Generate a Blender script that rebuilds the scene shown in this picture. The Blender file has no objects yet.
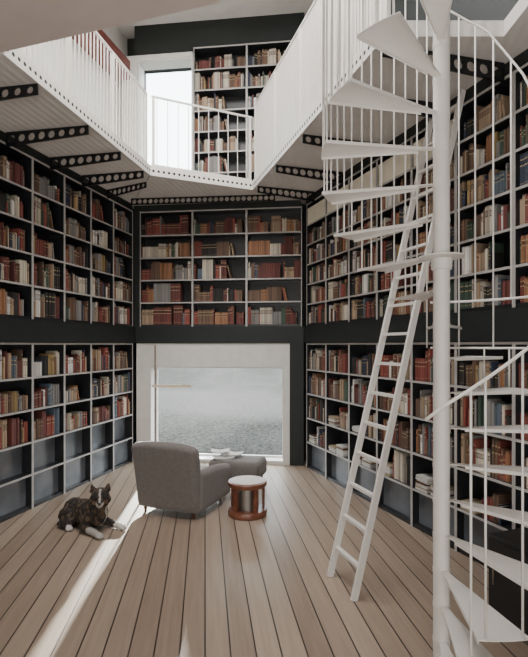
import bpy, bmesh, math, random
from mathutils import Vector, Matrix, noise
random.seed(11)
R=random.random
scene=bpy.context.scene
COL=scene.collection
H=2.25

# ------------------------------------------------------------ materials
def nt(name):
    m=bpy.data.materials.new(name); m.use_nodes=True
    t=m.node_tree; b=t.nodes['Principled BSDF']
    return m,t,b
def mat(name,col,rough=0.5,metal=0.0,var=0.12,scale=6.0,bump=0.0,bscale=60.0,spec=0.5,sheen=0.0):
    m,t,b=nt(name)
    b.inputs['Roughness'].default_value=rough; b.inputs['Metallic'].default_value=metal
    b.inputs['Specular IOR Level'].default_value=spec
    b.inputs['Sheen Weight'].default_value=sheen
    g=t.nodes.new('ShaderNodeNewGeometry')
    n=t.nodes.new('ShaderNodeTexNoise'); n.inputs['Scale'].default_value=scale; n.inputs['Detail'].default_value=4
    t.links.new(g.outputs['Position'],n.inputs['Vector'])
    r=t.nodes.new('ShaderNodeValToRGB')
    r.color_ramp.elements[0].position=0.3; r.color_ramp.elements[1].position=0.7
    r.color_ramp.elements[0].color=[c*(1-var) for c in col]+[1]
    r.color_ramp.elements[1].color=[min(1,c*(1+var)) for c in col]+[1]
    t.links.new(n.outputs['Fac'],r.inputs['Fac']); t.links.new(r.outputs['Color'],b.inputs['Base Color'])
    if bump:
        n2=t.nodes.new('ShaderNodeTexNoise'); n2.inputs['Scale'].default_value=bscale
        t.links.new(g.outputs['Position'],n2.inputs['Vector'])
        bp=t.nodes.new('ShaderNodeBump'); bp.inputs['Strength'].default_value=bump; bp.inputs['Distance'].default_value=0.01
        t.links.new(n2.outputs['Fac'],bp.inputs['Height']); t.links.new(bp.outputs['Normal'],b.inputs['Normal'])
    return m
def attr_mat(name,rough,bump=0.0,bscale=80):
    m,t,b=nt(name); b.inputs['Roughness'].default_value=rough
    a=t.nodes.new('ShaderNodeAttribute'); a.attribute_name='Col'
    t.links.new(a.outputs['Color'],b.inputs['Base Color'])
    if bump:
        n2=t.nodes.new('ShaderNodeTexNoise'); n2.inputs['Scale'].default_value=bscale
        bp=t.nodes.new('ShaderNodeBump'); bp.inputs['Strength'].default_value=bump; bp.inputs['Distance'].default_value=0.01
        t.links.new(n2.outputs['Fac'],bp.inputs['Height']); t.links.new(bp.outputs['Normal'],b.inputs['Normal'])
    return m
M_white=mat('white_painted_steel',(0.74,0.71,0.67),0.42,0,0.03)
def ribbed(name,col):
    m=mat(name,col,0.6,0,0.04); t=m.node_tree; b=t.nodes['Principled BSDF']
    g=t.nodes.new('ShaderNodeNewGeometry'); w=t.nodes.new('ShaderNodeTexWave'); w.inputs['Scale'].default_value=3.2; w.bands_direction='X'
    mp=t.nodes.new('ShaderNodeMapping'); mp.inputs['Rotation'].default_value[2]=0.2
    t.links.new(g.outputs['Position'],mp.inputs['Vector']); t.links.new(mp.outputs[0],w.inputs['Vector'])
    bp=t.nodes.new('ShaderNodeBump'); bp.inputs['Strength'].default_value=0.35; bp.inputs['Distance'].default_value=0.015
    t.links.new(w.outputs['Fac'],bp.inputs['Height']); t.links.new(bp.outputs['Normal'],b.inputs['Normal'])
    return m
M_white2=ribbed('white_ribbed_soffit',(0.70,0.67,0.64))
M_pink=mat('warm_grey_soffit',(0.68,0.585,0.545),0.7,0,0.03)
M_black=mat('black_stained_panel',(0.019,0.020,0.023),0.3,0,0.2)
M_back=mat('blue_grey_glossy_panel',(0.13,0.145,0.165),0.2,0,0.25,2.5)
M_edge=mat('pale_shelf_edge',(0.43,0.415,0.40),0.4,0,0.1)
M_wall=mat('green_black_wall',(0.010,0.014,0.014),0.6,0,0.12)
M_hole=mat('dark_hole',(0.03,0.03,0.03),0.9,0,0.05)
M_plaster=mat('pale_window_surround',(0.68,0.67,0.63),0.6,0,0.05)
M_lightwall=mat('light_plaster',(0.76,0.75,0.72),0.7,0,0.03)
M_ceil=mat('ceiling_board',(0.64,0.62,0.59),0.7,0,0.04)
M_red=mat('dark_red_timber',(0.15,0.035,0.028),0.5,0,0.2)
M_beam=mat('black_steel_beam',(0.012,0.013,0.015),0.35,0.3,0.1)
M_fabric=mat('grey_wool_upholstery',(0.175,0.158,0.148),0.95,0,0.12,30,0.35,220,spec=0.2,sheen=0.25)
M_wood=mat('red_brown_wood',(0.17,0.062,0.036),0.3,0,0.3,14)
M_walnut=mat('brown_leg_wood',(0.10,0.05,0.025),0.4,0,0.2)
M_tabletop=mat('pale_table_top',(0.34,0.235,0.17),0.35,0,0.05)
M_tan=mat('pale_lamp_wood',(0.60,0.49,0.36),0.4,0,0.12)
M_lamp=mat('brown_lamp_pole',(0.14,0.10,0.07),0.4,0.0,0.05)
M_metal=mat('brushed_steel_band',(0.32,0.30,0.28),0.3,0.8,0.05)
M_paper=mat('paper',(0.58,0.57,0.54),0.8,0,0.06)
M_cream=mat('cream_panel_board',(0.80,0.74,0.60),0.7,0,0.05)
M_tanpaper=mat('tan_paper_cover',(0.36,0.29,0.2),0.8,0,0.1)
M_cab=mat('black_cabinet',(0.012,0.012,0.013),0.5,0,0.1)
M_eye=mat('dark_eye',(0.01,0.007,0.005),0.08,0,0)
M_nose=mat('black_nose',(0.012,0.011,0.011),0.35,0,0)
M_leaf=mat('blocker_leaf',(0.03,0.05,0.02),0.8,0,0.4,1.5)
M_bark=mat('blocker_bark',(0.12,0.1,0.08),0.9,0,0.3,5)
M_book=attr_mat('book_cloth',0.65)
M_fur=attr_mat('dog_fur',0.85,0.9,110)

def floor_mat():
    m,t,b=nt('oak_floor_boards'); N=t.nodes.new; L=t.links.new
    g=N('ShaderNodeNewGeometry'); mp=N('ShaderNodeMapping'); mp.inputs['Rotation'].default_value[2]=math.radians(-7)
    L(g.outputs['Position'],mp.inputs['Vector'])
    s=N('ShaderNodeSeparateXYZ'); L(mp.outputs['Vector'],s.inputs[0])
    def M(op,a,bb=None):
        n=N('ShaderNodeMath'); n.operation=op
        for i,x in enumerate((a,bb)):
            if x is None: continue
            if isinstance(x,(int,float)): n.inputs[i].default_value=x
            else: L(x,n.inputs[i])
        return n.outputs[0]
    u=M('DIVIDE',s.outputs['X'],0.185); pl=M('FLOOR',u); fr=M('FRACT',u)
    gp=M('GREATER_THAN',M('ABSOLUTE',M('SUBTRACT',fr,0.5)),0.468)
    wn2=N('ShaderNodeTexWhiteNoise'); wn2.noise_dimensions='1D'; L(pl,wn2.inputs['W'])
    mp2=N('ShaderNodeMapping'); mp2.inputs['Scale'].default_value=(28,1.3,1); L(mp.outputs['Vector'],mp2.inputs['Vector'])
    gr=N('ShaderNodeTexNoise'); gr.inputs['Scale'].default_value=1.0; gr.inputs['Detail'].default_value=6; L(mp2.outputs[0],gr.inputs['Vector'])
    fac=M('ADD',M('MULTIPLY',wn2.outputs['Value'],0.42),M('MULTIPLY',gr.outputs['Fac'],0.6))
    r=N('ShaderNodeValToRGB'); r.color_ramp.elements[0].position=0.2; r.color_ramp.elements[1].position=0.8
    r.color_ramp.elements[0].color=(0.235,0.172,0.128,1); r.color_ramp.elements[1].color=(0.40,0.315,0.24,1)
    L(fac,r.inputs['Fac'])
    mx=N('ShaderNodeMix'); mx.data_type='RGBA'; L(gp,mx.inputs['Factor']); L(r.outputs['Color'],mx.inputs['A']); mx.inputs['B'].default_value=(0.03,0.02,0.017,1)
    L(mx.outputs['Result'],b.inputs['Base Color'])
    b.inputs['Roughness'].default_value=0.40
    bp=N('ShaderNodeBump'); bp.inputs['Strength'].default_value=0.4; bp.inputs['Distance'].default_value=0.004
    L(M('SUBTRACT',1.0,gp),bp.inputs['Height']); L(bp.outputs['Normal'],b.inputs['Normal'])
    return m
M_floor=floor_mat()
def ground_mat():
    m,t,b=nt('gravel_ground'); N=t.nodes.new; L=t.links.new
    g=N('ShaderNodeNewGeometry')
    mp=N('ShaderNodeMapping'); mp.inputs['Scale'].default_value=(1.0,0.55,1); mp.inputs['Rotation'].default_value[2]=0.25; L(g.outputs['Position'],mp.inputs['Vector'])
    n=N('ShaderNodeTexNoise'); n.inputs['Scale'].default_value=0.3; n.inputs['Detail'].default_value=2
    n3=N('ShaderNodeTexNoise'); n3.inputs['Scale'].default_value=11; n3.inputs['Detail'].default_value=8; n3.inputs['Roughness'].default_value=0.8
    L(mp.outputs[0],n.inputs['Vector']); L(g.outputs['Position'],n3.inputs['Vector'])
    a=N('ShaderNodeMath'); a.operation='MULTIPLY_ADD'; L(n.outputs['Fac'],a.inputs[0]); a.inputs[1].default_value=0.5; L(n3.outputs['Fac'],a.inputs[2])
    r=N('ShaderNodeValToRGB'); e=r.color_ramp.elements
    e[0].position=0.60; e[0].color=(0.026,0.027,0.022,1); e[1].position=0.90; e[1].color=(0.105,0.102,0.095,1)
    x=e.new(0.74); x.color=(0.062,0.062,0.059,1)
    L(a.outputs[0],r.inputs['Fac'])
    # pale track crossing the slope
    s=N('ShaderNodeSeparateXYZ'); L(g.outputs['Position'],s.inputs[0])
    d1=N('ShaderNodeMath'); d1.operation='MULTIPLY_ADD'; L(s.outputs['X'],d1.inputs[0]); d1.inputs[1].default_value=0.35; L(s.outputs['Y'],d1.inputs[2])
    mr=N('ShaderNodeMapRange'); mr.inputs['From Min'].default_value=13.2; mr.inputs['From Max'].default_value=14.4; L(d1.outputs[0],mr.inputs['Value'])
    mr2=N('ShaderNodeMapRange'); mr2.inputs['From Min'].default_value=18.5; mr2.inputs['From Max'].default_value=17.0; L(d1.outputs[0],mr2.inputs['Value'])
    ml=N('ShaderNodeMath'); ml.operation='MULTIPLY'; L(mr.outputs[0],ml.inputs[0]); L(mr2.outputs[0],ml.inputs[1])
    ml2=N('ShaderNodeMath'); ml2.operation='MULTIPLY'; L(ml.outputs[0],ml2.inputs[0]); ml2.inputs[1].default_value=0.45
    mx=N('ShaderNodeMix'); mx.data_type='RGBA'; L(ml2.outputs[0],mx.inputs['Factor']); L(r.outputs['Color'],mx.inputs['A']); mx.inputs['B'].default_value=(0.115,0.112,0.107,1)
    L(mx.outputs['Result'],b.inputs['Base Color']); b.inputs['Roughness'].default_value=1.0
    b.inputs['Specular IOR Level'].default_value=0.0
    return m
M_ground=ground_mat()
def glass_mat():
    m=bpy.data.materials.new('window_glass'); m.use_nodes=True; t=m.node_tree; t.nodes.clear()
    o=t.nodes.new('ShaderNodeOutputMaterial'); mx=t.nodes.new('ShaderNodeMixShader'); mx.inputs[0].default_value=0.004
    a=t.nodes.new('ShaderNodeBsdfTransparent'); a.inputs[0].default_value=(0.95,0.97,0.97,1)
    g=t.nodes.new('ShaderNodeBsdfGlossy'); g.inputs['Roughness'].default_value=0.02
    t.links.new(a.outputs[0],mx.inputs[1]); t.links.new(g.outputs[0],mx.inputs[2]); t.links.new(mx.outputs[0],o.inputs[0])
    return m
M_glass=glass_mat()

# ------------------------------------------------------------ mesh builder
class MB:
    def __init__(s): s.v=[];s.f=[];s.m=[];s.c=[]
    def add(s,vs,fs,mi=0,col=None,M=None):
        o=len(s.v)
        s.v+= [tuple(M@Vector(p)) if M is not None else tuple(p) for p in vs]
        for i,f in enumerate(fs):
            s.f.append(tuple(o+k for k in f)); s.m.append(mi if isinstance(mi,int) else mi[i])
            s.c.append(col if (col is None or isinstance(col[0],float)) else col[i])
    def box(s,x0,x1,y0,y1,z0,z1,mi=0,col=None,M=None):
        vs=[(x0,y0,z0),(x1,y0,z0),(x1,y1,z0),(x0,y1,z0),(x0,y0,z1),(x1,y0,z1),(x1,y1,z1),(x0,y1,z1)]
        fs=[(0,3,2,1),(4,5,6,7),(0,1,5,4),(1,2,6,5),(2,3,7,6),(3,0,4,7)]
        s.add(vs,fs,mi,col,M)
    def prism(s,poly,z0,z1,mi=0,top=None,bot=None,M=None):
        a=sum(poly[i][0]*poly[(i+1)%len(poly)][1]-poly[(i+1)%len(poly)][0]*poly[i][1] for i in range(len(poly)))
        if a<0: poly=poly[::-1]
        n=len(poly); vs=[(p[0],p[1],z0) for p in poly]+[(p[0],p[1],z1) for p in poly]
        fs=[tuple(range(n-1,-1,-1)),tuple(range(n,2*n))]+[(i,(i+1)%n,n+(i+1)%n,n+i) for i in range(n)]
        s.add(vs,fs,[mi if bot is None else bot, mi if top is None else top]+[mi]*n,None,M)
    def tube(s,pts,r,n=10,mi=0,M=None,closed=False):
        pts=[Vector(p) for p in pts]; k=len(pts); rs=r if isinstance(r,(list,tuple)) else [r]*k
        vs=[];fs=[];prev=None
        for i,p in enumerate(pts):
            if closed: t=pts[(i+1)%k]-pts[i-1]
            else: t=pts[min(i+1,k-1)]-pts[max(i-1,0)]
            t.normalize()
            if prev is None:
                ref=Vector((0,0,1)) if abs(t.z)<0.9 else Vector((1,0,0))
                a=t.cross(ref).normalized()
            else: a=(prev-t*prev.dot(t)).normalized()
            prev=a; b=t.cross(a)
            for j in range(n):
                an=2*math.pi*j/n; vs.append(p+(a*math.cos(an)+b*math.sin(an))*rs[i])
        for i in range(k if closed else k-1):
            for j in range(n):
                i2=(i+1)%k
                fs.append((i*n+j,i*n+(j+1)%n,i2*n+(j+1)%n,i2*n+j))
        if not closed:
            fs.append(tuple(range(n-1,-1,-1))); fs.append(tuple((k-1)*n+j for j in range(n)))
        s.add(vs,fs,mi,None,M)
    def lathe(s,prof,cx=0,cy=0,n=40,mi=0,mis=None):
        vs=[];fs=[];ms=[]
        k=len(prof)
        for (r,z) in prof:
            for j in range(n):
                a=2*math.pi*j/n; vs.append((cx+r*math.cos(a),cy+r*math.sin(a),z))
        for i in range(k-1):
            for j in range(n):
                fs.append((i*n+j,i*n+(j+1)%n,(i+1)*n+(j+1)%n,(i+1)*n+j)); ms.append(mis[i] if mis else mi)
        fs.append(tuple(range(n-1,-1,-1))); ms.append(ms[0])
        fs.append(tuple((k-1)*n+j for j in range(n))); ms.append(ms[-2])
        s.add(vs,fs,ms)
    def ell(s,c,r,M=None,n=16,k=10):
        vs=[(c[0],c[1],c[2]-r[2])]
        for i in range(1,k):
            ph=-math.pi/2+math.pi*i/k
            for j in range(n):
                a=2*math.pi*j/n; vs.append((c[0]+r[0]*math.cos(ph)*math.cos(a),c[1]+r[1]*math.cos(ph)*math.sin(a),c[2]+r[2]*math.sin(ph)))
        vs.append((c[0],c[1],c[2]+r[2])); fs=[]
        for j in range(n): fs.append((0,1+(j+1)%n,1+j))
        for i in range(k-2):
            for j in range(n):
                a=1+i*n; b=a+n; fs.append((a+j,a+(j+1)%n,b+(j+1)%n,b+j))
        e=len(vs)-1; a=1+(k-2)*n
        for j in range(n): fs.append((a+j,a+(j+1)%n,e))
        s.add(vs,fs,0,None,M)
    def mesh(s,name,mats,smooth=False):
        me=bpy.data.meshes.new(name); me.from_pydata(s.v,[],s.f)
        for m in mats: me.materials.append(m)
        me.polygons.foreach_set('material_index',s.m)
        if smooth: me.polygons.foreach_set('use_smooth',[True]*len(s.f))
        if any(c is not None for c in s.c):
            ca=me.color_attributes.new('Col','FLOAT_COLOR','CORNER'); buf=[]
            for f,c in zip(s.f,s.c):
                buf+= [c[0],c[1],c[2],1.0]*len(f)
            ca.data.foreach_set('color',buf)
        me.update(); return me
def link(name,data,loc=(0,0,0),rz=0.0,parent=None,label=None,cat=None,group=None,kind=None):
    o=bpy.data.objects.new(name,data); COL.objects.link(o)
    o.location=loc; o.rotation_euler=(0,0,rz)
    if parent: o.parent=parent
    if label: o['label']=label
    if cat: o['category']=cat
    if group: o['group']=group
    if kind: o['kind']=kind
    return o
def bev(o,w,seg=3):
    b=o.modifiers.new('bevel','BEVEL'); b.width=w; b.segments=seg; b.limit_method='ANGLE'; b.angle_limit=0.6
    for p in o.data.polygons: p.use_smooth=True
    return o
def structure(name,mb,mats,label=None,cat=None,loc=(0,0,0),rz=0):
    return link(name,mb.mesh(name,mats),loc,rz,label=label,cat=cat or name.split('_')[0],kind='structure')

# ------------------------------------------------------------ key lines
LB=(-2.50,9.31); RB=(0.73,8.93)
th_b=math.atan2(RB[1]-LB[1],RB[0]-LB[0])
th_l=math.atan2(1,0.248); th_r=math.atan2(-1,0.367)

mb=MB(); mb.box(-6.5,5.5,-2.7,9.75,-0.1,0.0)
structure('floor',mb,[M_floor],'pale oak board floor with dark gaps between the boards')
mb=MB(); n_=36; vs=[];fs=[]
ys=[9.78,11]+[11+i*1.5 for i in range(1,22)]+[60,110]
for y in ys:
    for i in range(n_+1):
        x=-50+100*i/n_
        z=-.15 if y<=11 else -.15+.085*(min(y,42)-11)+.12*noise.noise(Vector((x*.25,y*.3,0)))
        vs.append((x,y,z))
for r_ in range(len(ys)-1):
    for i in range(n_):
        a=r_*(n_+1)+i; fs.append((a,a+1,a+n_+2,a+n_+1))
mb.add(vs,fs)
link('ground',mb.mesh('ground',[M_ground],True),label='grey gravel slope with mossy patches outside the window',cat='ground',kind='structure')
tm=MB(); tm.tube([(0,0,-.3),(.1,0,2),(0,.1,4),(-.1,0,7)],[.24,.18,.14,.08],12)  # unseen trunk and canopy added to narrow the sun to one streak
for (q,e_) in (((.05,0,3.4),(-2.6,.2,5.2)),((0,0,4),(2.2,-.2,6)),((0,.1,4.6),(-1.2,.5,7.4)),((0,.1,4.6),(1,-.4,7.3)),((0,0,3.6),(-3.8,0,5.6))):
    tm.tube([q,tuple((q[k]+e_[k])/2+(.2 if k==2 else 0) for k in range(3)),e_],[.09,.06,.02],8)
sun_blocker_tree=link('sun_blocker_tree',tm.mesh('sun_blocker_tree',[M_bark],True),(2.4,32,1.65),label='unseen leafy blocker added outside to narrow the sunlight',cat='sun_blocker_tree')
fm=MB(); rr=random.Random(4)
for ix in range(19):
    for iz in range(9):
        fm.ell((-4.75+ix*.4+rr.uniform(-.06,.06),rr.uniform(-.9,.9),3.5+iz*.42+rr.uniform(-.08,.08)),(.45,.42,.42),n=9,k=6)
link('sun_blocker_leaves',fm.mesh('sun_blocker_leaves',[M_leaf]),parent=sun_blocker_tree)

def lb(mb,x0,x1,y0,y1,z0,z1): mb.box(x0,x1,y0,y1,z0,z1)
mb=MB()
for a in [(-1.2,0.28,.38,.5,0,5.1),(-1.2,0.04,.38,.5,5.1,8.45),(0.28,2.9,.38,.5,1.85,5.1),(2.9,4.6,.38,.5,0,8.45),(0.28,2.9,.38,.5,-0.1,0.05),
          (1.14,2.9,.38,.5,5.1,8.45),(0.04,1.14,.38,.5,7.78,8.45),
          (-.02,1.14,.02,.379,7.86,8.45),(1.14,3.27,.33,.379,5.1,8.0),(1.14,3.27,.02,.379,7.96,8.45),
          (3.0,3.26,.0,.379,0,2.28),(-.02,3.26,.0,.379,2.28,2.6),(-.02,.09,.0,.379,2.6,4.95)]:
    lb(mb,*a)
structure('wall_back',mb,[M_wall],'green-black painted wall',loc=(LB[0],LB[1],0),rz=th_b)
mb=MB()
lb(mb,.02,3.0,.02,.378,1.83,2.279); lb(mb,.02,.31,.02,.378,0,1.83); lb(mb,2.87,3.0,.02,.378,0,1.83); lb(mb,.31,2.87,.02,.378,0.0,0.07)
structure('trim_1',mb,[M_plaster],'pale grey window surround',cat='window surround',loc=(LB[0],LB[1],0),rz=th_b)
mb=MB(); lb(mb,-.25,.04,.0,.378,5.1,7.86); lb(mb,.04,1.14,.0,.378,7.78,7.86)
structure('trim_8',mb,[M_lightwall],'pale surround of the tall upper window',cat='window surround',loc=(LB[0],LB[1],0),rz=th_b)
def window(name,x0,x1,z0,z1,y=.3,label=''):
    fr=MB(); t=.03
    fr.box(x0,x0+t,y,y+.06,z0,z1); fr.box(x1-t,x1,y,y+.06,z0,z1); fr.box(x0+t,x1-t,y,y+.06,z0,z0+t); fr.box(x0+t,x1-t,y,y+.06,z1-t,z1)
    w=link(name,fr.mesh(name,[M_plaster]),(LB[0],LB[1],0),th_b,label=label,cat='window',kind='structure')
    g=MB(); g.box(x0+t,x1-t,y+.025,y+.035,z0+t,z1-t)
    link('glass',g.mesh('glass',[M_glass]),parent=w)
window('window_1',.31,2.87,.07,1.83,label='wide picture window looking onto grey gravel')
window('window_2',.04,1.14,5.12,7.78,y=.03,label='tall bright window on the upper level')

def on_left(s): return (LB[0]-s*math.cos(th_l),LB[1]-s*math.sin(th_l))
def on_right(s): return (RB[0]+s*math.cos(th_r),RB[1]+s*math.sin(th_r))
p=on_left(12)
mb=MB(); mb.box(-.5,12.6,.36,.5,0,5.1)
structure('wall_left',mb,[M_wall],'green-black wall behind the bookcases',loc=(p[0],p[1],0),rz=th_l)
mb=MB(); mb.box(-.5,12.6,.36,.5,5.1,8.45)
structure('wall_left_upper',mb,[M_lightwall],'pale plaster upper wall',loc=(p[0],p[1],0),rz=th_l)
mb=MB(); mb.box(-.3,12.6,.36,.5,0,8.45)
structure('wall_right',mb,[M_wall],'green-black wall behind the bookcases',loc=(RB[0],RB[1],0),rz=th_r)
mb=MB(); mb.box(-6.2,5.6,-2.7,-2.55,0,8.45)
structure('wall_rear',mb,[M_lightwall],'pale plaster wall')
mb=MB(); mb.box(-6.2,5.6,-2.7,10.2,8.45,8.6)
structure('ceiling',mb,[M_ceil],'pale grey ceiling')
p=on_left(7.0)
mb=MB(); mb.box(0,6.96,-.02,.355,2.29,2.6); structure('trim_2',mb,[M_wall],'dark band between the bookcase storeys',cat='wall band',loc=(p[0],p[1],0),rz=th_l)
mb=MB(); mb.box(.06,7.2,-.02,.355,2.29,2.6); structure('trim_3',mb,[M_wall],'dark band between the bookcase storeys',cat='wall band',loc=(RB[0],RB[1],0),rz=th_r)
mb=MB(); mb.box(0,6.9,.0,.355,4.84,4.95); structure('trim_4',mb,[M_wall],'dark strip above the bookcases',cat='wall band',loc=(p[0],p[1],0),rz=th_l)
mb=MB(); mb.box(.12,5.2,.0,.355,4.84,4.95); structure('trim_5',mb,[M_wall],'dark strip above the bookcases',cat='wall band',loc=(RB[0],RB[1],0),rz=th_r)
mb=MB(); mb.box(.09,3.2,.0,.378,4.84,4.95); structure('trim_6',mb,[M_wall],'dark strip above the bookcases',cat='wall band',loc=(LB[0],LB[1],0),rz=th_b)
p=on_left(5.5)
mb=MB(); mb.box(0,5.4,.05,.355,7.35,7.7); structure('trim_7',mb,[M_red],'dark red timber beam under the ceiling',cat='beam',loc=(p[0],p[1],0),rz=th_l)

# ------------------------------------------------------------ bookcases
cases=[]
case_cache={}
def bookcase(loc,rz,w,z0,z1,rows,fills,label,pal='mix',group='wall bookcases',panel=0):
    w=w-.002
    key=(round(w,3),round(z1-z0,3),rows)
    D=.30; t=.017; hh=z1-z0; sh=.026
    if key not in case_cache:
        fm=MB()
        fm.box(0,t,.006,D,0,hh); fm.box(w-t,w,.006,D,0,hh); fm.box(t,w-t,D-.01,D,0,hh)
        fm.box(0,t,0,.006,0,hh,1); fm.box(w-t,w,0,.006,0,hh,1)
        fm.box(t,w-t,.012,D-.01,hh-sh,hh,0); fm.box(t,w-t,.004,.012,hh-sh,hh,1)
        fm.box(t,w-t,.02,D-.01,0,.04,0)
        me=fm.mesh('bookcase',[M_black,M_edge])
        s=MB(); s.box(t,w-t,.012,D-.01,-sh,0,0); s.box(t,w-t,.002,.012,-sh,0,1)
        case_cache[key]=(me,s.mesh('shelf',[M_black,M_edge]))
    me,sm=case_cache[key]
    o=link('bookcase',me,(loc[0],loc[1],z0),rz,label=label,cat='bookcase',group=group)
    pitch=(hh-.04-sh)/rows
    for i in range(rows):
        z=.04+i*pitch
        if i>0: link('shelf',sm,(0,0,z+.0),parent=o)
    if panel:
        q=MB(); q.box(t+.001,w-t-.001,.10,.11,.042,pitch+.04-sh-.001); link('back_panel',q.mesh('back_panel',[M_back]),parent=o,label='glossy blue-grey panel')
    if panel==2:
        q=MB(); q.box(t+.001,w-t-.001,.16,.17,.042+pitch,2*pitch+.04-sh-.001); link('back_panel',q.mesh('back_panel',[M_back]),parent=o,label='glossy blue-grey panel')
    Mw=Matrix.Translation((loc[0],loc[1],z0))@Matrix.Rotation(rz,4,'Z')
    cases.append((Mw,w,t,pitch,rows,sh,fills,pal))
    return o
blen=.68
for i in range(6):
    p=on_left(.08+(i+1)*blen)
    bookcase(p,th_l,blen,0,2.28,5,[0,0.0,.97,1.0,.97],'black bookcase with pale edges, books above and bare lower shelves',panel=2)
    bookcase(p,th_l,blen,2.6,4.83,5,[.97,.97,.97,.90,.93],'black bookcase with pale edges filled with old books')
rlen=.76
for i in range(7):
    p=on_right(.14+i*rlen)
    bookcase(p,th_r,rlen,0,2.28,5,[0,.6 if i in(0,3,5) else .35,.6 if i in (1,2) else .95,1.0,1.0],'black bookcase with pale edges, books above and bare bottom shelf',panel=1)
    bookcase(p,th_r,rlen,2.6,4.83,6,[.97,.97,.97,.95,.95,-1 if i<5 else .8],'black bookcase with pale edges filled with old books')
c,s_=math.cos(th_b),math.sin(th_b)
bl=1.045
for i in range(3):
    x=.095+i*bl
    bookcase((LB[0]+x*c,LB[1]+x*s_),th_b,bl,2.6,4.83,5,[.97,.97,1.0,.97,.95],'black bookcase with pale edges holding red and cream bound sets','red')
for i in range(2):
    x=1.16+i*1.03
    bookcase((LB[0]+x*c,LB[1]+x*s_),th_b,1.03,5.1,7.94,7,[.95,.95,.95,.95,.95,.95,.97],'black bookcase with pale edges on the upper level','pale')

# ------------------------------------------------------------ books
C=dict(maroon=(.135,.038,.032),red=(.24,.058,.045),brown=(.145,.085,.055),tan=(.36,.26,.17),cream=(.54,.485,.39),
       green=(.05,.085,.06),navy=(.038,.046,.08),black=(.026,.024,.023),grey=(.22,.21,.20),rust=(.29,.135,.065),white=(.66,.64,.60),ochre=(.36,.25,.10),blue=(.10,.14,.18))
W={'mix':dict(maroon=14,red=9,brown=22,tan=16,cream=14,green=7,navy=4,black=9,grey=9,rust=8,white=6,ochre=3,blue=2),
   'red':dict(maroon=30,red=20,brown=18,tan=8,cream=13,green=3,navy=2,black=5,grey=3,rust=8,white=1,ochre=1,blue=1),
   'pale':dict(maroon=10,red=6,brown=16,tan=14,cream=20,green=4,navy=3,black=8,grey=10,rust=5,white=8,ochre=2,blue=2)}
def pick(w):
    k=list(w); return random.choices(k,[w[x] for x in k])[0]
books=[]; boxes=[]; stacks=[]
for (Mw,w,t,pitch,rows,sh,fills,pal) in cases:
    for r in range(rows):
        f=fills[r]; z=.04+r*pitch+.001; x=t+.004; xe=w-t-.004; clear=pitch-sh-.02
        if f==-1:
            boxes.append((Mw,x,xe,z,clear)); continue
        if f==0: continue
        if f<.7:
            stacks.append((Mw,x+.02+R()*.04,z,clear))
            if f<.5: stacks.append((Mw,x+.30+R()*.06,z,clear)); continue
            x+= .30; f=1
        end=x+(xe-x)*(f+ (R()-.5)*.10); end=min(end,xe)
        if R()<.16: end=x+(xe-x)*random.uniform(.5,.85)
        base=min(clear,random.uniform(.26,.37))
        while x<end-.02:
            n=random.choice([1,1,1,1,1,2,2,3,4,6]) if pal!='red' else random.choice([1,1,2,3,6,9,12])
            cn=pick(W[pal]); c0=C[cn]; hh=min(clear,base*random.uniform(.62,1.14)); tt=random.uniform(.011,.033); dd=random.uniform(.15,.22)
            lab=R()<.5
            if R()<.04: x+=random.uniform(.02,.08)
            for k in range(n):
                hk=hh*random.uniform(.88,1.0) if n<4 else hh*random.uniform(.985,1)
                tk=tt*random.uniform(.8,1.2)
                if x+tk>end: break
                j=random.uniform(.7,1.3); g_=random.uniform(0,.15); av=sum(c0)/3
                col=tuple((q*(1-g_)+av*g_)*j for q in c0)
                books.append((Mw@Matrix.Translation((x,.03+R()*.025,z)),tk,hk,dd,cn,col,lab))
                x+=tk+.0015
        if x<xe-.16 and R()<.85:
            for rep in range(random.choice([1,1,2])):
                cn=pick(W[pal]); h=min(clear*.92,base*random.uniform(.75,.9)); tk=.024; a=random.uniform(.12,.26) if rep==0 else a
                x0=x+h*math.sin(a)+.002 if rep==0 else x0+tk/math.cos(a)+.003
                if x0+tk<xe:
                    books.append((Mw@Matrix.Translation((x0,.04,z))@Matrix.Rotation(-a,4,'Y'),tk,h,.17,cn,C[cn],True))
def book_geo(mb,t,h,d,col,lab,M=None):
    e=.0025; pg=(.52,.46,.36)
    dark=tuple(q*.55 for q in col)
    lc=(.42,.32,.18) if sum(col)<.7 else (.14,.06,.04)
    mb.box(0,e,.004,d,0,h,0,col,M); mb.box(t-e,t,.004,d,0,h,0,col,M)
    mb.box(e,t-e,.006,d-.004,.003,h-.004,0,pg,M)
    zs=[0,.10,.115,.62,.66,.8,.84,.95,1.0]; cs=[col,lc if lab else dark,col,lc if lab else col,dark if lab else col,lc if lab else col,col,dark]
    xs=[0,t*.25,t*.75,t]; ys=[.006,0,0,.006]
    vs=[];fs=[];cc=[]
    for q in zs:
        for a,b in zip(xs,ys): vs.append((a,b,q*h))
    for i in range(len(zs)-1):
        for j in range(3):
            fs.append((i*4+j,i*4+j+1,(i+1)*4+j+1,(i+1)*4+j)); cc.append(cs[i])
    mb.add(vs,fs,0,cc,M)
def score(b):
    p=b[0]@Vector((0,0,b[2]/2))
    if p.y<1: return 0
    px=264+480*p.x/p.y; py=345-480*(p.z-H)/p.y
    if not(-2<px<526 and 0<py<657): return 0
    n=(b[0].to_3x3()@Vector((0,-1,0))); v=Vector((0,0,H))-p; 
    return 1/p.y**2*max(.05,n.dot(v.normalized()))*b[1]*b[2]
books.sort(key=score,reverse=True)
cnword=dict(maroon='maroon',red='red',brown='brown',tan='tan',cream='cream',green='dark green',navy='navy',black='black',grey='grey',rust='rust-coloured',white='white',ochre='ochre',blue='blue')
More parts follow.
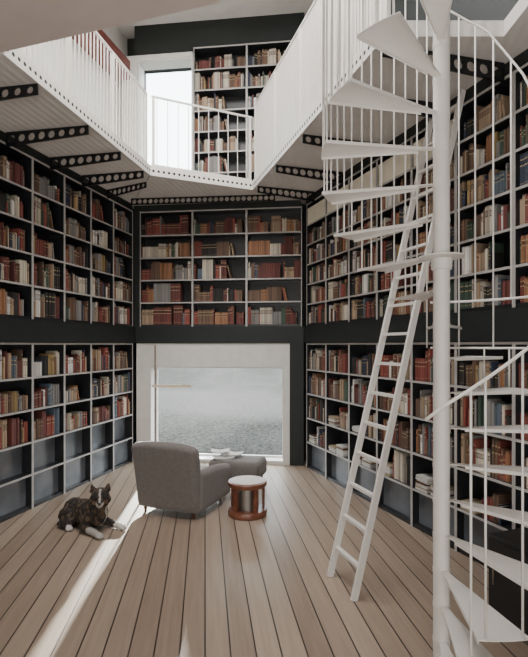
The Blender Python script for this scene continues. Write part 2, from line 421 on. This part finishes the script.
for b in books[:300]:
    m_=MB(); book_geo(m_,b[1],b[2],b[3],b[5],b[6])
    o=link('book',m_.mesh('book',[M_book]),group='books on the wall bookcases',
        label='%s clothbound book standing upright on a black shelf'%cnword[b[4]],cat='book')
    o.matrix_world=b[0]
m_=MB()
for b in books[300:]: book_geo(m_,b[1],b[2],b[3],b[5],b[6],b[0])
link('books',m_.mesh('books',[M_book]),label='remaining rows of old clothbound books filling the bookcases',cat='books',kind='stuff',group='books on the wall bookcases')
for (Mw,x,xe,z,clear) in boxes:  # plain cream panels, one across each of these top shelves
    m_=MB(); m_.box(0,xe-x,0,.2,0,clear*.93)
    m_.box(.0,xe-x,-.004,0,clear*.93-.05,clear*.93)
    o=link('cream_panel',m_.mesh('cream_panel',[M_cream]),label='cream panel closing the top shelf',cat='box',group='cream panels on the top shelves')
    o.matrix_world=Mw@Matrix.Translation((x,.015,z))
for (Mw,x,z,clear) in stacks:
    zz=z
    for k in range(random.randint(4,10)):
        h=random.uniform(.010,.028)
        if zz+h>z+clear: break
        q_=R(); mm,wd=(M_paper,'white') if q_<.6 else (M_tanpaper,'tan') if q_<.85 else (M_walnut,'brown')
        m_=MB(); m_.box(0,random.uniform(.2,.22),0,random.uniform(.2,.22),0,h-.002)
        o=link('magazine',m_.mesh('magazine',[mm]),label='%s magazine lying flat in a stack on a shelf'%wd,cat='magazine',group='stacked papers on the shelves')
        o.matrix_world=Mw@Matrix.Translation((x+random.uniform(-.012,.012),.02+R()*.012,zz)); zz+=h

# ------------------------------------------------------------ upper decks
def perforated_plate(L,h0,h1,th,nh,r):
    cu=bpy.data.curves.new('p','CURVE'); cu.dimensions='2D'; cu.fill_mode='BOTH'; cu.extrude=th/2
    def poly(pts):
        sp=cu.splines.new('POLY'); sp.points.add(len(pts)-1)
        for i,p in enumerate(pts): sp.points[i].co=(p[0],p[1],0,1)
        sp.use_cyclic_u=True
    poly([(0,0),(0,-h0),(L,-h1),(L,0)])
    for i in range(nh):
        u=(i+.6)/(nh+.2); x=u*L; hh=h0+(h1-h0)*u; rr=min(r,hh*.34)
        poly([(x+rr*math.cos(-2*math.pi*k/18),-hh/2+rr*math.sin(-2*math.pi*k/18)) for k in range(18)])
    ob=bpy.data.objects.new('tmp',cu); COL.objects.link(ob)
    dg=bpy.context.evaluated_depsgraph_get(); me=bpy.data.meshes.new_from_object(ob.evaluated_get(dg))
    bpy.data.objects.remove(ob); me.transform(Matrix.Rotation(math.pi/2,4,'X'))
    me.materials.clear(); me.materials.append(M_beam); me.name='perforated_beam'
    return me
ZD0,ZD1=4.95,5.09
def deck(name,poly,edges,label,beams,und=M_white2):
    m_=MB(); m_.prism(poly,ZD0,ZD1,0)
    d=link(name,m_.mesh(name,[und]),label=label,cat='walkway')
    for (a,b) in edges:
        a=Vector(a);b=Vector(b); L=(b-a).length; an=math.atan2(b.y-a.y,b.x-a.x)
        f=MB(); f.box(0,L,-.012,0,-.01,.15,0)
        k=int(L/.08)
        for i in range(k):
            x=(i+.5)*L/k
            pts=[(x+.022*math.cos(2*math.pi*q/8),-.0125,.065+.022*math.sin(2*math.pi*q/8)) for q in range(8)]
            f.add(pts,[tuple(range(8))],1)
        link('fascia',f.mesh('fascia',[M_white,M_hole]),(a.x,a.y,ZD0),an,parent=d,label='white steel edge plate with a row of small holes')
    for (p0,p1,h0,h1,nh) in beams:
        p0=Vector(p0);p1=Vector(p1); L=(p1-p0).length
        link('perforated_beam',perforated_plate(L,h0,h1,.02,nh,.05),(p0.x,p0.y,ZD0-.002),math.atan2(p1.y-p0.y,p1.x-p0.x),parent=d,label='black steel bracket beam with round holes')
    return d
def Lx(Y): return -4.81+.248*Y
def Rx(Y): return 4.007-.367*Y
def Lin(Y): return -3.26+.19*Y
def Rin(Y): return -.19+.303*(8.35-Y)
lbeams=[((Lx(y+.2)+.02,y+.2),(Lin(y)-.02,y),.18,.11,8) for y in (4.96,5.9,6.71,7.44)]
lbeams.append(((Lx(8.35)+.02,8.35),(-1.95,7.95),.15,.09,8))
# edges run so that the outward (room) face is local -y
deck('upper_walkway',[(-2.44,4.44),(-1.815,7.63),(-2.72,9.58),(-4.05,4.44)],[((-2.42,4.45),(-1.81,7.63))],'white cantilevered upper walkway on black perforated brackets',lbeams)
deck('upper_landing',[(-1.80,7.64),(-.2,8.36),(.69,9.2),(-2.44,9.58),(-2.70,9.58)],[((-1.80,7.62),(-.20,8.34))],'white upper landing in front of the tall window',
     [((-2.45,8.85),(.2,8.6),.12,.12,26)])
rbeams=[((Rx(y+.3)-.02,y+.3),(Rin(y)+.02,y),.18,.11,9) for y in (4.30,5.08,6.15,7.2,8.15)]
deck('upper_walkway',[(-.19,8.35),(Rin(4.2),4.2),(2.1,4.2),(2.1,2.3),(Rx(2.3)+.34,2.3),(.93,9.2),(.70,9.2)],[((-.19,8.34),(Rin(4.2),4.2))],'white cantilevered upper walkway reached by the spiral stair',rbeams)
m_=MB(); m_.prism([(-4.9,-1.6),(-.35,-1.6),(-.35,3.79),(-2.44,4.435),(-4.05,4.435)],4.95,5.09)
link('upper_floor',m_.mesh('upper_floor',[M_pink]),label='warm grey upper floor slab seen from below',cat='upper floor',kind='structure')

def railing(a,b,z0,z1,n,label,bw=.03,bt=.008,posts=0):
    a=Vector((a[0],a[1],0));b=Vector((b[0],b[1],0)); L=(b-a).length; an=math.atan2(b.y-a.y,b.x-a.x)
    t=MB(); t.box(0,L,-.015,.015,z1-z0-.025,z1-z0); root=link('railing',t.mesh('railing',[M_white]),(a.x,a.y,z0),an,label=label,cat='railing')
    bm_=MB(); bm_.box(-bw/2,bw/2,-bt/2,bt/2,.0,z1-z0-.025); me=bm_.mesh('baluster',[M_white])
    for i in range(n):
        link('baluster',me,((i+.5)*L/n,0,0),parent=root)
    r=MB(); r.box(0,L,-.012,.012,.03,.055); link('bottom_rail',r.mesh('bottom_rail',[M_white]),parent=root)
    if posts:
        pm=MB(); pm.box(-.020,.020,-.020,.020,0,z1-z0-.025); pme=pm.mesh('post',[M_white])
        for i in range(posts): link('post',pme,(.03+i*(L-.06)/(posts-1),0,0),parent=root)
    return root
zr=ZD1
railing((Lin(4.46)-.04,4.46),(-1.86,7.60),zr,6.24,38,'white railing with flat vertical bars along the walkway',.026,.008,4)
railing((-1.80,7.68),(-.22,8.40),zr,6.24,10,'slender white railing in front of the tall window',.010,.008,2)
railing((-.15,8.30),(Rin(4.22)+.04,4.22),zr,6.4,72,'white railing with dense vertical bars along the walkway',.042,.008,5)
railing((-2.40,4.40),(-.36,3.77),zr,6.2,20,'white railing on the near upper floor',.03,.008,3)

# ------------------------------------------------------------ spiral staircase
SC=(1.22,3.3); SR=.82; RISE=.24
st=MB(); st.tube([(0,0,0),(0,0,5.3)],.055,32); st.lathe([(.09,0),(.09,.012),(.06,.015)],n=32)
stair=link('spiral_staircase',st.mesh('spiral_staircase',[M_white],True),(SC[0],SC[1],0),label='white painted steel spiral staircase around a round post',cat='staircase')
def smooth_angle(o,ang=.6):
    m=o.modifiers.new('es','EDGE_SPLIT'); m.split_angle=ang
smooth_angle(stair)
tr=MB()
ha=math.radians(10)
poly=[(.053,-.022),(.15,-.032)]+[(SR*math.cos(-ha+2*ha*i/6),SR*math.sin(-ha+2*ha*i/6)) for i in range(7)]+[(.15,.032),(.053,.022)]
tr.prism(poly,-.005,0)
def lip(p,q,h,t_):
    p=Vector((p[0],p[1],0));q=Vector((q[0],q[1],0)); d=(q-p).normalized(); n=Vector((-d.y,d.x,0))*t_
    tr.prism([(p.x,p.y),(q.x,q.y),(q.x+n.x,q.y+n.y),(p.x+n.x,p.y+n.y)],-h,-.0051)
lip((.15,-.032),(SR*math.cos(ha),-SR*math.sin(ha)),.022,.004)
lip((SR*math.cos(ha),SR*math.sin(ha)),(.15,.032),.022,.004)
tr.lathe([(.058,-.03),(.058,.0)],n=24)
tme=tr.mesh('tread',[M_white])
PH=-86
def th_of(z):
    if z<.6: return math.radians(-92 if z>.3 else -100)
    return math.radians(PH+93*(z-.74))
zs=[RISE*(i+1) for i in range(20)]
for z in zs:
    link('tread',tme,(0,0,z),th_of(z),parent=stair)
keys=[(-128,1.7),(-110,1.92),(-80,2.22),(-30,2.75),(0,3.4),(22,4.25),(45,4.79),(75,5.19),(100,5.4),(135,5.6),(180,5.75),(264,5.95),(360,6.15)]
def railz(d):
    for (a,za),(b,zb) in zip(keys,keys[1:]):
        if a<=d<=b: return za+(zb-za)*(d-a)/(b-a)
    return keys[0][1] if d<keys[0][0] else keys[-1][1]
def cp(d,z,r=SR-.012): return (r*math.cos(math.radians(d)),r*math.sin(math.radians(d)),z)
hr=MB(); hr.tube([cp(d,railz(d)) for d in range(-116,292,4)],.009,8)
link('handrail',hr.mesh('handrail',[M_white],True),parent=stair)
for z in zs:
    if z<.6: continue
    for off in (-7,0,7):
        d=math.degrees(th_of(z))+off
        if d>290 or d<-117: continue
        if 12<d<78: continue
        if off==0 and d<90: continue
        top=railz(d)
        b_=MB(); b_.tube([(0,0,0),(0,0,top-z)],.0065,6)
        p=cp(d,z); link('baluster',b_.mesh('baluster',[M_white],True),p,parent=stair)
b_=MB(); b_.tube([cp(-100,.24),cp(-100,railz(-100))],.0065,6); link('baluster',b_.mesh('baluster',[M_white],True),parent=stair)
ar=MB(); ar.tube([cp(d,2.61) for d in range(12,80,4)],.010,8); link('guard_rail',ar.mesh('guard_rail',[M_white],True),parent=stair)
ar=MB(); ar.tube([cp(d,2.225) for d in range(12,80,4)],.009,8); link('guard_rail',ar.mesh('guard_rail',[M_white],True),parent=stair)
for d in (20,31,41,51,60,69,78):
    b_=MB(); b_.tube([cp(d,2.225 if d in(20,41,60,78) else 2.61),cp(d,railz(d))],.0065,6); link('baluster',b_.mesh('baluster',[M_white],True),parent=stair)
for d in (18,32,46,60):
    b_=MB(); b_.tube([cp(d,math.floor(((d-PH)/93+.74)/.24)*.24-.02),cp(d,2.225)],.0065,6); link('baluster',b_.mesh('baluster',[M_white],True),parent=stair)
cl=MB(); cl.lathe([(.056,2.76),(.068,2.77),(.072,2.84),(.15,2.85),(.15,2.86),(.056,2.865)],n=32)
link('collar_plate',cl.mesh('collar_plate',[M_white]),parent=stair)

# ------------------------------------------------------------ ladder
a0=Vector((.79,4.22,0)); b0=Vector((.64,4.66,0)); top=Vector((2.07,5.0,4.9)); dv=top-a0
def bar(mb,p,q,w,d,side):
    p=Vector(p);q=Vector(q);t=(q-p).normalized(); s1=(side-t*side.dot(t)).normalized(); s2=t.cross(s1)
    vs=[]
    for c_ in (p,q):
        for (i,j) in ((-1,-1),(1,-1),(1,1),(-1,1)): vs.append(c_+s1*i*w/2+s2*j*d/2)
    mb.add(vs,[(3,2,1,0),(4,5,6,7),(0,1,5,4),(1,2,6,5),(2,3,7,6),(3,0,4,7)])
lad=bpy.data.objects.new('ladder',None); COL.objects.link(lad); lad.location=(a0+b0)/2
lad['label']='white wooden library ladder leaning on the bookcase'; lad['category']='ladder'
o0=(a0+b0)/2; side=(b0-a0).normalized()
for q in (a0,b0):
    m_=MB(); bar(m_,q-o0,q-o0+dv,.03,.06,side); link('rail',m_.mesh('rail',[M_white]),parent=lad)
for i in range(16):
    u=(i+.9)/16.4; m_=MB(); bar(m_,a0-o0+dv*u,b0-o0+dv*u,.028,.045,Vector((0,0,1))); link('rung',m_.mesh('rung',[M_white]),parent=lad)

# ------------------------------------------------------------ armchair
def empty(name,loc,rz,label,cat):
    e=bpy.data.objects.new(name,None); COL.objects.link(e); e.location=loc; e.rotation_euler=(0,0,rz); e['label']=label; e['category']=cat; return e
ch=empty('armchair',(-1.13,6.68,0),math.radians(-21),'grey wool armchair on short wooden legs facing the window','armchair')
def soft(name,x0,x1,y0,y1,z0,z1,parent,r=.05,shape=None,m=M_fabric):
    bm=bmesh.new(); bmesh.ops.create_cube(bm,size=1)
    for v in bm.verts: v.co=Vector(((x0+x1)/2+v.co.x*(x1-x0),(y0+y1)/2+v.co.y*(y1-y0),(z0+z1)/2+v.co.z*(z1-z0)))
    bmesh.ops.bevel(bm,geom=list(bm.edges),offset=r,segments=5,profile=.5,affect='EDGES')
    bmesh.ops.subdivide_edges(bm,edges=[e for e in bm.edges if e.calc_length()>.16],cuts=5,use_grid_fill=True)
    if shape:
        for v in bm.verts: v.co=shape(v.co)
    me=bpy.data.meshes.new(name); bm.to_mesh(me); bm.free(); me.materials.append(m)
    for p in me.polygons: p.use_smooth=True
    return link(name,me,parent=parent)
soft('body',-.46,.46,-.40,.46,.08,.34,ch,.03)
soft('seat_cushion',-.34,.34,-.22,.52,.34,.47,ch,.045)
def lean(v):
    u=max(0.0,(v.z-.10)/.88)
    y=v.y-.14*u**1.3
    x=v.x*(1+.03*u)
    z=v.z-(abs(v.x)/.48)**3*.05*u
    y+=-.035*(1-(v.x/.48)**2)
    return Vector((x,y,z))
soft('backrest',-.47,.47,-.43,-.22,.08,.99,ch,.08,lean)
for sx in (-1,1):
    def sh(v,sx=sx):
        u=(v.y+.34)/.84
        return Vector((v.x+sx*.01,v.y,v.z-(.08*u*u if v.z>.4 else 0)))
    soft('armrest',min(sx*.34,sx*.49),max(sx*.34,sx*.49),-.38,.55,.08,.61,ch,.068,sh)
lg=MB(); lg.tube([(0,0,0),(0,0,.11)],[.016,.026],12)
lme=lg.mesh('leg',[M_walnut],True)
for x in (-.37,.37):
    for y in (-.35,.42): link('leg',lme,(x,y,0),parent=ch)

ot=empty('ottoman',(-.42,7.78,0),math.radians(-16),'grey wool ottoman with loose magazines on top','footstool')
soft('cushion',-.42,.42,-.28,.28,.13,.42,ot,.07)
for x in (-.34,.34):
    for y in (-.2,.2): link('leg',lme,(x,y,.0),parent=ot).scale=(1,1,1.3)
for i,(x,y,rz,w) in enumerate([(-.66,7.77,.3,.34),(-.5,7.89,-.2,.3),(-.72,7.93,.1,.3)]):
    m_=MB()
    m_.add([(-w/2,-.12,.02),(-w/4,-.12,.008),(0,-.12,.0),(w/4,-.12,.01),(w/2,-.12,.022),(-w/2,.12,.02),(-w/4,.12,.008),(0,.12,.0),(w/4,.12,.01),(w/2,.12,.022)],
        [(k,k+1,k+6,k+5) for k in range(4)])
    m_.box(-w/2+.02,w/2-.02,-.12,.12,-.008,-.0005)
    link('magazine',m_.mesh('magazine',[M_paper]),(x,y,.43+.032*i),rz,label='pale open magazine lying on the grey ottoman',cat='magazine',group='magazines on the ottoman')

# side table
tb=empty('side_table',(-.22,6.38,0),0,'round red-brown wooden side table with a metal drum inside','side table')
m_=MB(); m_.lathe([(.235,0),(.258,.008),(.262,.055),(.25,.085),(.2,.088),(.0,.089)],n=48); o=link('base',m_.mesh('base',[M_wood],True),parent=tb); smooth_angle(o)
m_=MB(); m_.lathe([(.21,.385),(.252,.39),(.258,.40),(.258,.438),(.25,.447),(.22,.45)],n=48); o=link('apron',m_.mesh('apron',[M_wood],True),parent=tb); smooth_angle(o)
m_=MB(); m_.lathe([(.225,.449),(.225,.455)],n=48); link('table_top',m_.mesh('table_top',[M_tabletop]),parent=tb)
pl=MB(); pl.box(-.032,.032,-.014,.014,.08,.39); pme=pl.mesh('leg',[M_wood])
for k in range(5):
    a=math.radians(-60+72*k); link('leg',pme,(.215*math.cos(a),.215*math.sin(a),0),a+math.pi/2,parent=tb)
m_=MB(); m_.tube([(0,0,.089),(0,0,.387)],.15,32); o=link('inner_drum',m_.mesh('inner_drum',[M_metal],True),parent=tb,label='brushed metal drum'); smooth_angle(o)

# floor lamp
lp=empty('floor_lamp',(-1.87,8.25,0),0,'slim floor lamp with a horizontal pale wooden arm','lamp')
m_=MB(); m_.lathe([(.13,0),(.13,.015),(.02,.025)],n=28); link('base',m_.mesh('base',[M_lamp]),parent=lp)
m_=MB(); m_.tube([(0,0,.02),(0,0,2.25)],.014,10); link('pole',m_.mesh('pole',[M_lamp],True),parent=lp)
m_=MB(); m_.box(-.05,.62,-.02,.02,1.525,1.565); link('arm',m_.mesh('arm',[M_tan]),parent=lp)
m_=MB(); m_.box(.22,.6,-.035,.035,1.505,1.524); link('lamp_head',m_.mesh('lamp_head',[M_white]),parent=lp)

# cabinet
cb=empty('low_cabinet',(2.14,3.74,0),th_r-math.pi,'low black cabinet beside the bookcase','cabinet')
m_=MB(); m_.box(-.3,.3,-.2,.2,.04,.7); m_.box(-.27,.27,-.17,.17,0,.04); bev(link('body',m_.mesh('body',[M_cab]),parent=cb),.006)
m_=MB(); m_.box(-.28,.28,.201,.218,.07,.67); d_=link('door',m_.mesh('door',[M_cab]),parent=cb)
m_=MB(); m_.tube([(.22,.235,.32),(.22,.235,.44)],.006,8); link('handle',m_.mesh('handle',[M_lamp],True),parent=d_)

# ------------------------------------------------------------ dog
d=MB()
def caps(pts,rs): 
    for i in range(len(pts)-1):
        p=Vector(pts[i]);q=Vector(pts[i+1]);n=max(3,int((q-p).length/.02))
        for k in range(n+1):
            u=k/n; r=rs[i]+(rs[i+1]-rs[i])*u; c_=p.lerp(q,u); d.ell(c_,(r,r,r),n=12,k=8)
d.ell((0,0,.20),(.16,.14,.17)); d.ell((-.17,0,.19),(.2,.135,.15)); d.ell((-.36,0,.17),(.17,.14,.155))
d.ell((.07,0,.20),(.10,.11,.14))
for s in (-1,1):
    d.ell((-.36,s*.12,.12),(.15,.07,.115))
    caps([(-.27,s*.16,.09),(-.40,s*.19,.05),(-.24,s*.20,.036)],[.055,.04,.033]); d.ell((-.21,s*.20,.032),(.055,.038,.031))
    d.ell((.01,s*.10,.2),(.09,.06,.12))
    caps([(0,s*.12,.17),(-.02,s*.14,.07),(.17,s*.155,.05),(.27,s*.165,.04)],[.065,.052,.042,.037]); d.ell((.29,s*.165,.036),(.06,.047,.035))
    for t_ in (-.022,0,.022): d.ell((.335,s*.165+t_,.024),(.02,.013,.019),n=8,k=6)
caps([(.03,0,.27),(.09,0,.35),(.11,0,.39)],[.13,.11,.10])
HM=Matrix.Translation((.12,-.01,.42))@Matrix.Rotation(math.radians(-42),4,'Z')@Matrix.Rotation(math.radians(8),4,'Y')@Matrix.Scale(1.1,4)
d.ell((.02,0,.02),(.098,.096,.084),M=HM); d.ell((.0,0,.05),(.07,.075,.05),M=HM)
for s in (-1,1):
    d.ell((.03,s*.062,-.015),(.055,.050,.055),M=HM)
def hp(p): return tuple(HM@Vector(p))
caps([hp((.07,0,-.008)),hp((.145,0,-.02))],[.058,.044]); d.ell((.14,0,.0),(.035,.032,.026),M=HM)
d.ell((.10,0,-.046),(.06,.036,.02),M=HM)
for s in (-1,1):
    for k in range(11):
        u=k/10; c_=Vector((-.005-.008*u,s*(.066+.022*u),.062+.072*u)); w=.042*(1-u)**.8+.008
        d.ell(tuple(c_),(.014+.008*(1-u),w,.016),M=HM,n=10,k=6)
caps([(-.50,.03,.12),(-.58,.09,.06),(-.55,.18,.045),(-.46,.24,.04)],[.05,.045,.04,.03])
tmp=bpy.data.objects.new('t',d.mesh('t',[M_fur])); COL.objects.link(tmp)
rm=tmp.modifiers.new('r','REMESH'); rm.mode='VOXEL'; rm.voxel_size=.0075
sm=tmp.modifiers.new('s','SMOOTH'); sm.iterations=4; sm.factor=.5
dg=bpy.context.evaluated_depsgraph_get(); dme=bpy.data.meshes.new_from_object(tmp.evaluated_get(dg)); bpy.data.objects.remove(tmp)
dme.materials.clear(); dme.materials.append(M_fur)
HI=HM.inverted()
cos=[v.co.copy() for v in dme.vertices]; nos=[v.normal.copy() for v in dme.vertices]
for v,q,nn in zip(dme.vertices,cos,nos):
    k=noise.noise(Vector((q.x*40,q.y*40,q.z*22)))+.6*noise.noise(q*90)
    face=(HI@q).x>.06
    v.co=q+nn*k*(.002 if face else .008)+Vector((0,0,-.004*abs(k) if not face else 0))
ca=dme.color_attributes.new('Col','FLOAT_COLOR','POINT'); buf=[]
for p in cos:
    n1=noise.noise(Vector((p.x*34,p.y*12+p.z*12,p.z*14))); n2=noise.noise(p*60)
    base=Vector((.024,.019,.017)); tan=Vector((.15,.098,.062)); wh=Vector((.62,.59,.54))
    f=max(0,min(1,(n1+.35*n2)*2.4)); c_=base.lerp(tan,f*.8)
    h=HI@p
    w=0
    if p.x>.20+.02*n2 and p.z<.1: w=1
    if p.x>.08 and abs(p.y)<.08+.03*n2 and .05<p.z<.31 and h.x<.03: w=.95
    if p.x>-.24 and p.x<-.14 and p.z<.07 and abs(p.y)>.16: w=.9
    if h.x>.03 and abs(h.y)<.010+.008*n2 and h.z>.01: w=.65
    if h.x>.125 and h.z<.0: w=.6
    if h.x>.06 and h.z>-.06 and .02<abs(h.y)<.08 and h.z<.0 and w==0: c_=c_.lerp(Vector((.24,.155,.10)),.7)
    if h.z>.09 and h.x>-.01: c_=Vector((.07,.048,.038))
    if w: c_=c_.lerp(wh,w)
    buf+=[c_.x,c_.y,c_.z,1]
ca.data.foreach_set('color',buf)
for p in dme.polygons: p.use_smooth=True
dog=link('dog',dme,(-2.07,5.86,0),math.radians(-32),label='dark brindle dog with white chest and paws lying on the floor',cat='dog')
dme.name='dog'
for s in (-1,1):
    e_=MB(); e_.ell(hp((.102,s*.038,.032)),(.013,.013,.013),n=14,k=10); link('eye',e_.mesh('eye',[M_eye],True),parent=dog)
e_=MB(); e_.ell(hp((.182,0,-.002)),(.015,.021,.015),n=14,k=10); link('nose',e_.mesh('nose',[M_nose],True),parent=dog)

# ------------------------------------------------------------ lights
def area(name,loc,rot,sx,sy,en,col):
    l=bpy.data.lights.new(name,'AREA'); l.shape='RECTANGLE'; l.size=sx; l.size_y=sy; l.energy=en; l.color=col
    o=bpy.data.objects.new(name,l); COL.objects.link(o); o.location=loc; o.rotation_euler=rot; return o
area('overhead_fill',(-.6,4.2,8.35),(0,0,0),3.2,4.5,580,(1,.98,.96))  # overhead fill lamp added to brighten the room; the ceiling has no opening
area('rear_fill',(-.6,-2.3,1.9),(math.radians(112),0,0),7,3,330,(1,.965,.92))  # fill lamp added behind the camera, tilted up to brighten the undersides
for (lx,zc,sx,sy) in ((1.59,.95,2.5,1.7),(.59,6.4,1.05,2.5)):
    x=LB[0]+lx*c; y=LB[1]+lx*s_
    o=area('window_portal',(x-.4*s_,y+.4*c,zc),(math.radians(-90),0,th_b),sx,sy,1,(1,1,1)); o.data.cycles.is_portal=True
sun=bpy.data.lights.new('sun','SUN'); sun.energy=28.0; sun.angle=math.radians(.9); sun.color=(1,.95,.87)
so=bpy.data.objects.new('sun',sun); COL.objects.link(so)
so.rotation_euler=Vector((.072,-1,-.25)).to_track_quat('-Z','Y').to_euler()
w=bpy.data.worlds.new('World'); scene.world=w; w.use_nodes=True
bg=w.node_tree.nodes['Background']; bg.inputs[0].default_value=(.93,.96,1,1); bg.inputs[1].default_value=10.0

cam=bpy.data.cameras.new('camera'); cam.lens=26.3; cam.sensor_width=36; cam.shift_y=.025; cam.clip_start=.05; cam.clip_end=300
co=bpy.data.objects.new('camera',cam); COL.objects.link(co); co.location=(0,0,H); co.rotation_euler=(math.radians(90),0,0)
scene.camera=co
